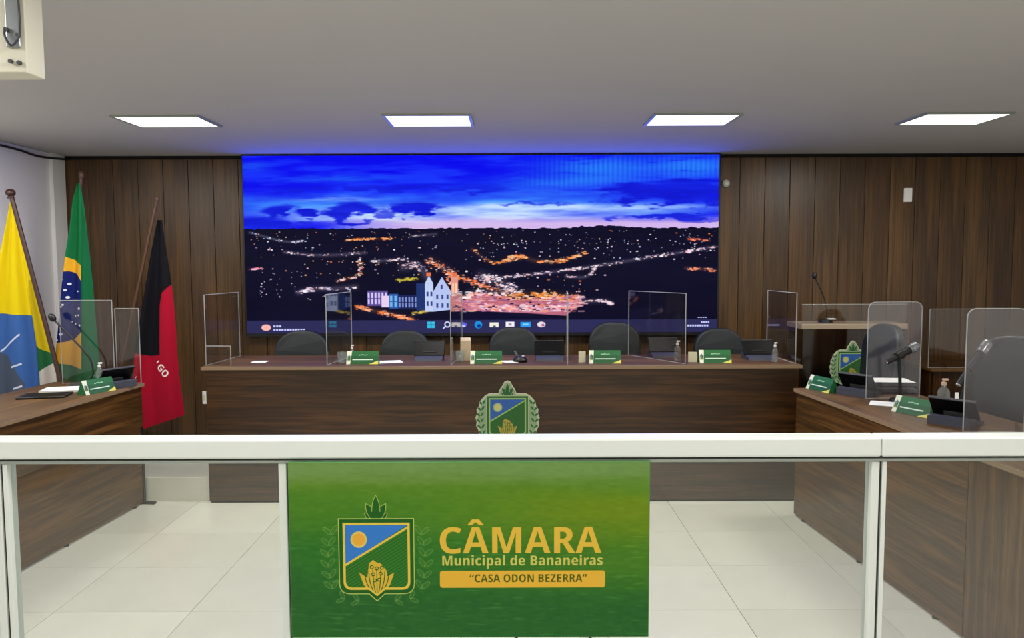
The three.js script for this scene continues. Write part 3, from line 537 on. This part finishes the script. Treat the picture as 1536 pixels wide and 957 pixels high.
  for (const y of [0.012, 0.05]) { part('shelf', [rb(-0.13, 0.13, y, y + 0.005, -0.1, 0.1, 0.002, 1), rb(-0.13, 0.13, y, y + 0.022, 0.098, 0.103, 0.002, 1)], M.darkGrey, tray); part('papers', rb(-0.12, 0.12, y + 0.006, y + 0.02, -0.095, 0.095, 0.002, 1), M.paper, tray); }
  for (const x of [-0.128, 0.128]) part('post', [rod([x, 0, -0.09], [x, 0.075, -0.09], 0.004), rod([x, 0, 0.09], [x, 0.075, 0.09], 0.004)], M.darkGrey, tray);
  const tablet = thing('tablet', 'flat black tablet lying on the left desk at the edge of the papers', 'tablet', [-2.8, SIDE_TOP, -4.55], 0.25);
  part('body', rb(-0.13, 0.13, 0, 0.012, -0.085, 0.085, 0.004), M.black, tablet); part('screen', rb(-0.115, 0.115, 0.0121, 0.0128, -0.072, 0.072, 0.0003, 1), M.blackGloss, tablet);
  const stick = thing('white_stand', 'thin white upright stick on the right desk, behind the near terminal', 'stand', [2.36, SIDE_TOP, -4.03]);
  part('stick', rb(-0.009, 0.009, 0.006, 0.095, -0.004, 0.004, 0.002), M.white, stick); part('foot', rb(-0.02, 0.02, 0, 0.006, -0.015, 0.015, 0.002), M.white, stick);
}

// ------------------------------------------------------------------ microphones
function handheld(t, a, b, foot) {            // a: tail, b: grille end, foot: where the stand meets the desk (all from the base)
  const A = V(a), B = V(b), d = B.clone().sub(A), at = (k) => A.clone().addScaledVector(d, k).toArray();
  part('body', rod(at(0.02), at(0.74), 0.015, 0.021, 18), M.black, t);
  part('tail', rod(at(0), at(0.04), 0.013, 0.014, 14), M.chrome, t);
  part('grille', [rod(at(0.74), at(0.92), 0.026, 0.028, 20), new THREE.SphereGeometry(0.028, 18, 12).translate(...at(0.92))], M.steel, t);
  part('ring', rod(at(0.79), at(0.84), 0.0295, 0.0295, 20), M.chrome, t);
  part('clip', rod(at(0.34), at(0.52), 0.024, 0.025, 16), M.black, t);
  part('pole', rod([foot[0], 0.012, foot[2]], at(0.42), 0.009), M.black, t);
  part('base', cyl(0.055, 0.06, 0.014, foot[0], 0, foot[2], 26), M.black, t);
}
{
  const m = thing('stand_microphone', 'black microphone with silver head on a table stand beside the white papers', 'microphone', [2.2, SIDE_TOP, -4.3], 0, 'handheld microphones on the right desk'); handheld(m, [-0.1, 0.222, 0.02], [0.095, 0.315, -0.02], [0, 0, 0]);
  const n = thing('stand_microphone', 'steeply tilted black microphone with silver head in front of the grey chair', 'microphone', [2.41, SIDE_TOP, -4.14], 0, 'handheld microphones on the right desk'); handheld(n, [0.0, 0.12, 0.03], [0.19, 0.355, -0.02], [0.03, 0, 0]);
  const g = thing('gooseneck_microphone', 'black gooseneck microphone curving up from the left desk', 'microphone', [-2.83, SIDE_TOP, -4.97]);
  part('base', [cyl(0.055, 0.06, 0.016, 0, 0, 0, 24)], M.darkGrey, g);
  part('stem', tube([[0.02, 0.012, 0], [0.085, 0.06, 0], [0.08, 0.165, 0], [-0.03, 0.305, 0], [-0.145, 0.43, 0]], 0.006), M.black, g);
  part('head', new THREE.SphereGeometry(0.024, 16, 12).scale(0.9, 1.25, 0.9).rotateZ(0.7).translate(-0.158, 0.445, 0), M.black, g);
}

// ------------------------------------------------------------------ flags
function clothGeometry(rows, folds, amp, slant) {      // rows: [height, left, right] in metres, top to bottom; lies in its own x-y plane
  const nu = 40, nv = 60, pos = [], uv = [], idx = [], ys = rows.map((r) => r[0]);
  const xs = rows.flatMap((r) => [r[1], r[2]]), X0 = Math.min(...xs), X1 = Math.max(...xs), Y0 = Math.min(...ys), Y1 = Math.max(...ys);
  const curve = (k) => { const c = new THREE.CatmullRomCurve3(rows.map((r) => new THREE.Vector3(r[k], r[0], 0)), false, 'centripetal'); return (t) => c.getPoint(t); };
  const L = curve(1), Rr = curve(2);
  for (let j = 0; j <= nv; j++) for (let i = 0; i <= nu; i++) {
    const t = j / nv, s = i / nu, a = L(t), b = Rr(t), x = a.x + (b.x - a.x) * s, y = a.y - (a.y - rows[0][0]) * 0 + slant * s * smooth(0.75, 1, t);
    const grow = 0.25 + 0.75 * smooth(0, 0.5, t), z = amp * grow * (Math.sin(folds * Math.PI * 2 * s + 0.6 + 0.8 * t) + 0.35 * Math.sin(folds * 4.7 * s * 2 + 2 * t));
    pos.push(x, y, z); uv.push((x - X0) / (X1 - X0), (y - Y0) / (Y1 - Y0));
    if (i < nu && j < nv) { const k = j * (nu + 1) + i; idx.push(k, k + nu + 1, k + 1, k + 1, k + nu + 1, k + nu + 2); }
  }
  const g = new THREE.BufferGeometry(); g.setIndex(idx); g.setAttribute('position', new THREE.Float32BufferAttribute(pos, 3)); g.setAttribute('uv', new THREE.Float32BufferAttribute(uv, 2)); g.computeVertexNormals();
  return g;
}
const cloth = (tex) => new THREE.MeshPhysicalMaterial({ map: tex, roughness: 0.8, specularIntensity: 0.25, side: THREE.DoubleSide });
function flag(label, z, rows, folds, amp, slant, tex, foot, tip, poleMat, poleR, knob) {
  const t = thing('flag', label, 'flag', [foot[0], PLAT, z], 0, 'flags on poles in the left corner');
  part('cloth', clothGeometry(rows.map(([y, a, b]) => [y - PLAT, a - foot[0], b - foot[0]]), folds, amp, slant), cloth(tex), t);
  const top = [tip[0] - foot[0], tip[1] - PLAT, 0.0], zz = knob.front;
  part('pole', rod([0, 0.03, zz], [top[0], top[1], zz], poleR, poleR * 0.9), poleMat, t);
  part('finial', [new THREE.SphereGeometry(knob.r, 16, 12).scale(1, knob.s, 1).translate(top[0], top[1], zz), cyl(knob.r * 0.7, knob.r * 0.7, 0.012, top[0], top[1] - knob.r * 1.2, zz, 14)], poleMat, t);
  part('base', [cyl(0.09, 0.1, 0.02, 0, 0, zz, 28), cyl(0.024, 0.03, 0.06, 0, 0.02, zz, 18)], M.black, t);
}
{
  // cloth prints, drawn where the folds show them
  const y1 = canvasTexture(512, 1024, (c, W, H) => {
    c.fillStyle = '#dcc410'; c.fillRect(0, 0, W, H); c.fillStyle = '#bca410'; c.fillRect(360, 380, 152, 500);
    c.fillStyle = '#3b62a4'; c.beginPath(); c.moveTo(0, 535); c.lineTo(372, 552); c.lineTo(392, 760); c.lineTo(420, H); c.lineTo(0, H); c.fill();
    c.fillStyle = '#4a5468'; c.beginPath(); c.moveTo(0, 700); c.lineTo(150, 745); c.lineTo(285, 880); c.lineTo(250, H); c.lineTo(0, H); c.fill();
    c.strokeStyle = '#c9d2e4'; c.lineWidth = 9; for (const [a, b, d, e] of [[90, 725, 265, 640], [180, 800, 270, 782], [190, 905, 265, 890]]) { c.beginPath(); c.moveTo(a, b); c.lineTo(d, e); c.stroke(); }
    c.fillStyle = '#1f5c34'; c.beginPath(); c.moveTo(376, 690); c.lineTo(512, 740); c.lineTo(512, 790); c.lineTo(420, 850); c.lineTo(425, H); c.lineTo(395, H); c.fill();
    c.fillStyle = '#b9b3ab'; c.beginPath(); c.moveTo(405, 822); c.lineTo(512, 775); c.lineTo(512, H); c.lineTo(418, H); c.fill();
  });
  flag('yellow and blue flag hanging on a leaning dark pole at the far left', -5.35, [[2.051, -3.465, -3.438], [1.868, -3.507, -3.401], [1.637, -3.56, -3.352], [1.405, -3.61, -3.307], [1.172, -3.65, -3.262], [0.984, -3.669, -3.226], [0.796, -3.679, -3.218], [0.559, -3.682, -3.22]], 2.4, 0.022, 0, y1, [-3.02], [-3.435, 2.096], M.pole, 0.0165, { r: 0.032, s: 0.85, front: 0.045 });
  const br = canvasTexture(512, 1400, (c, W, H) => {      // drawn in photograph-like units: x 80..152, y 275..640
    c.scale(W / 72, H / 365); c.translate(-80, -275); c.transform(1, 0, -0.044, 1, 0.044 * 640, 0);
    const poly = (f, pts) => { c.fillStyle = f; c.beginPath(); pts.forEach(([x, y], i) => (i ? c.lineTo(x, y) : c.moveTo(x, y))); c.closePath(); c.fill(); };
    poly('#146a3c', [[40, 270], [180, 270], [180, 650], [40, 650]]);
    poly('#e0a92e', [[90, 386], [98, 381], [126, 398], [126, 553], [82, 541], [82, 400]]);
    poly('#16236a', [[84, 420], [92, 406], [104, 405], [116, 410], [126, 424], [126, 494], [112, 506], [98, 511], [84, 512]]);
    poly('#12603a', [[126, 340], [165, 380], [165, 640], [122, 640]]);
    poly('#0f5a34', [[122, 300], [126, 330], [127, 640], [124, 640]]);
    c.fillStyle = '#e8ecf4'; for (const [x, y, r] of [[96, 417, 1.6], [104, 424, 1.9], [100, 433, 1.7], [102, 444, 2], [97, 455, 1.5], [95, 458, 1.4], [119, 461, 1.9], [92, 474, 1.6], [112, 472, 1.6], [118, 471, 1.4], [112, 484, 1.8], [120, 486, 1.6], [94, 499, 2], [89, 508, 1.7], [117, 435, 1.3], [106, 481, 1]]) { c.beginPath(); c.arc(x, y, r, 0, 7); c.fill(); }
  });
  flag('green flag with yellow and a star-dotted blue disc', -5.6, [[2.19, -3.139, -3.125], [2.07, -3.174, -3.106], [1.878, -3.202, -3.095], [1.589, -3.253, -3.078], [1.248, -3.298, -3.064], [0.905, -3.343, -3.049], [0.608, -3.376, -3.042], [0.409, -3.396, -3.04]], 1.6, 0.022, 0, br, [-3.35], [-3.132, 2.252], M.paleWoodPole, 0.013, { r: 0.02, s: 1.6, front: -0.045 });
  const pb = canvasTexture(512, 1024, (c, W, H) => {      // x 203..275, y 330..640
    c.scale(W / 72, H / 310); c.translate(-203, -330); c.transform(1, 0, -0.042, 1, 0.042 * 640 - 3, 0);
    const poly = (f, pts) => { c.fillStyle = f; c.beginPath(); pts.forEach(([x, y], i) => (i ? c.lineTo(x, y) : c.moveTo(x, y))); c.closePath(); c.fill(); };
    poly('#9c0c28', [[170, 320], [300, 320], [300, 650], [170, 650]]);
    poly('#0d0d14', [[170, 320], [300, 320], [262, 420], [244, 436], [240, 455], [241, 528], [224, 530], [203, 524]]);
    c.save(); c.translate(246, 550); c.rotate(0.85); c.fillStyle = '#e9e2e2'; c.font = 'bold 15px sans-serif'; c.textAlign = 'center'; c.textBaseline = 'middle'; c.fillText('GO', 1, 0); c.fillRect(-15.5, -4, 2, 5); c.restore();
  });
  flag('red and black flag with white letters, beside the left end of the long desk', -5.7, [[1.93, -2.617, -2.582], [1.685, -2.67, -2.556], [1.488, -2.707, -2.534], [1.19, -2.763, -2.515], [0.991, -2.8, -2.512], [0.79, -2.823, -2.504], [0.588, -2.816, -2.491], [0.36, -2.794, -2.477]], 1.5, 0.024, 0.11, pb, [-3.07], [-2.592, 2.077], M.paleWoodPole, 0.012, { r: 0.017, s: 1.3, front: 0.045 });
}

// ------------------------------------------------------------------ glass railing and the sign
{
  const z = -2.3, t = thing('glass_railing', 'white aluminium railing with clear glass panels across the foreground', 'railing', [0, 0, z]);
  const px = [-2.42, -1.548, -0.682, 0.235, 1.112, 1.99], yTop = 1.075, a = px[0] - 0.4, b = px[5] + 0.4, seam = 1.111;
  for (const [x0, x1] of [[a, seam - 0.0006], [seam + 0.0006, b]]) part('cap_rail', rb(x0, x1, 1.016, yTop, -0.045, 0.03, 0.007, 3), M.aluminium, t);
  part('gasket', bx(a, b, 1.009, 1.016, -0.012, 0.012), M.gasket, t);
  part('channel', rb(a, b, 1.0, 1.009, -0.02, 0.02, 0.001, 1), M.channel, t);
  part('base_channel', rb(a, b, 0, 0.05, -0.025, 0.025, 0.003), M.aluminium, t);
  px.forEach((x) => {
    const p = part('post', rb(x - 0.026, x - 0.002, 0, 1.0, -0.022, 0.022, 0.003), M.aluminium, t);
    part('gasket', bx(x - 0.002, x + 0.006, 0.05, 1.0, -0.014, 0.014), M.gasket, p);
    part('cover_strip', rb(x + 0.006, x + 0.02, 0, 1.0, -0.022, 0.022, 0.002), M.aluminium, p);
  });
  for (let i = 0; i < px.length - 1; i++) part('glass_panel', bx(px[i] + 0.02, px[i + 1] - 0.026, 0.05, 1.0, -0.004, 0.004), M.glass, t);

  const tex = canvasTexture(1872, 914, (c, W, H) => {
    const img = c.createImageData(W, H), d = img.data;
    for (let y = 0; y < H; y++) for (let x = 0; x < W; x++) {
      const X = x / W, Y = y / H, n = fbm(x / 420, y / 46, 201, 4) - 0.5, i = (y * W + x) * 4, y2 = Y + n * 0.07 - 0.06 * X * smooth(0.1, 0.5, Y);
      let col = mix([106, 140, 78], [86, 128, 36], smooth(0.04, 0.16, y2));
      col = mix(col, mix([70, 122, 30], [104, 132, 20], smooth(0.25, 0.95, X)), smooth(0.12, 0.24, y2));
      col = mix(col, mix([44, 108, 36], [66, 118, 30], smooth(0.3, 1, X)), smooth(0.26, 0.5, y2));
      col = mix(col, [36, 96, 40], smooth(0.5, 0.8, y2));
      const fleck = smooth(0.66, 0.8, fbm(x / 120, y / 9, 231, 3)) * smooth(0.3, 0.5, Y) * 14, v = (fbm(x / 40, y / 14, 221, 3) - 0.5) * 14 + fleck;
      d[i] = clamp(col[0] + v, 0, 255); d[i + 1] = clamp(col[1] + v, 0, 255); d[i + 2] = clamp(col[2] + v * 0.8, 0, 255); d[i + 3] = 255;
    }
    c.putImageData(img, 0, 0);
    c.scale(W / 535, H / 261); c.translate(-441, -686);
    c.save(); c.translate(490, 720); c.scale(1 / 5.04, 1 / 5.04); crest(c, CREST_PRINT); c.restore();
    const fit = (s, x0, x1, base, size, weight, col) => { c.font = `${weight} ${size}px sans-serif`; c.fillStyle = col; c.textAlign = 'left'; c.textBaseline = 'alphabetic'; const w = c.measureText(s).width; c.save(); c.translate(x0, base); c.scale((x1 - x0) / w, 1); c.fillText(s, 0, 0); c.restore(); };
    fit('CÂMARA', 661, 905, 820.5, 54.5, 'bold', '#d9b341'); fit('Municipal de Bananeiras', 666, 908, 839, 20.5, 'bold', '#c6bf62');
    c.fillStyle = '#dcae3a'; c.beginPath(); c.roundRect(664, 847, 247, 25.5, 4); c.fill();
    fit('“CASA ODON BEZERRA”', 708, 884, 864.5, 16.5, 'bold', '#4d5a14');
  });
  const s = thing('sign_board', 'green sign board with gold lettering and coat of arms on the railing', 'sign', [-0.131, 0.462, z + 0.03]);
  part('board', rb(-0.545, 0.545, 0, 0.545, -0.004, 0.005, 0.002), std(0x3e7a34, 0.5), s);
  part('printed_face', new THREE.PlaneGeometry(1.086, 0.541).translate(0, 0.2725, 0.0056), new THREE.MeshPhysicalMaterial({ color: 0xf2f2e8, roughness: 0.55, specularIntensity: 0.3, map: tex }), s);
  single('cable', 'thin black cable hanging from under the green sign', 'cable', tube([[0.03, 0.5, z + 0.014], [0.0, 0.42, z + 0.014], [-0.03, 0.3, z + 0.016], [-0.02, 0.06, z + 0.03], [0.05, 0.006, z + 0.1]], 0.004), M.black);
}

// ------------------------------------------------------------------ fittings
{
  const o = thing('wall_plate', 'small white blank plate high on the wood wall at the right', 'wall plate', [3.286, 2.1, ROOM.z0 + 0.02]);
  part('plate', rb(-0.034, 0.034, 0, 0.115, 0, 0.012, 0.004), M.white, o); part('insert', rb(-0.018, 0.018, 0.03, 0.085, 0.012, 0.016, 0.002), M.white, o);
  const p = thing('wall_plate', 'narrow white plate low on the wood wall, between the red flag and the long desk', 'wall plate', [-2.6, 0.425, ROOM.z0 + 0.02]);
  part('plate', rb(-0.017, 0.017, 0, 0.11, 0, 0.012, 0.004), M.white, p); part('insert', rb(-0.008, 0.008, 0.03, 0.08, 0.012, 0.015, 0.002), M.cream, p);
  const c = thing('wall_sensor', 'small round grey fitting on the wood wall right of the display', 'sensor', [1.775, 2.257, ROOM.z0 + 0.02]);
  part('body', [new THREE.CylinderGeometry(0.03, 0.032, 0.02, 24).rotateX(Math.PI / 2).translate(0, 0, 0.01)], M.steel, c); part('dome', new THREE.SphereGeometry(0.022, 20, 12).scale(1, 1, 0.7).translate(0, 0, 0.02), M.cream, c);
  single('cable', 'black cable sagging along the top of the left wall', 'cable', tube([[ROOM.x0 + 0.012, 2.484, -4.2], [ROOM.x0 + 0.012, 2.472, -5.2], [ROOM.x0 + 0.012, 2.47, -5.62], [ROOM.x0 + 0.014, 2.466, -5.85], [ROOM.x0 + 0.016, 2.452, -6.09], [ROOM.x0 + 0.045, 2.47, -6.4]], 0.009, 60), M.black);
  const b = thing('ceiling_bracket', 'cream box with a grey metal strap hanging from the ceiling at the top left', 'bracket', [-1.36, 2.14, -2.2]);
  part('box', rb(-0.5, 0, 0, 0.36, -0.085, 0, 0.004), std(0xc6c3b2, 0.7), b);
  part('strap', rb(-0.052, -0.012, 0.068, 0.36, 0, 0.008, 0.004), M.steel, b);
  part('hook', tube([[-0.05, 0.12, 0.012], [-0.046, 0.095, 0.02], [-0.026, 0.068, 0.024], [-0.008, 0.09, 0.02], [-0.008, 0.13, 0.012], [-0.012, 0.24, 0.01]], 0.0035, 40, 6), M.darkGrey, b);
  for (const [x, y] of [[-0.042, 0.03], [-0.018, 0.026], [-0.046, 0.115], [-0.014, 0.1]]) part('screw', new THREE.CylinderGeometry(0.006, 0.006, 0.008, 12).rotateX(Math.PI / 2).translate(x, y, 0.006 + (y > 0.06 ? 0.006 : 0)), M.darkGrey, b);
}

renderer.render(scene, camera);
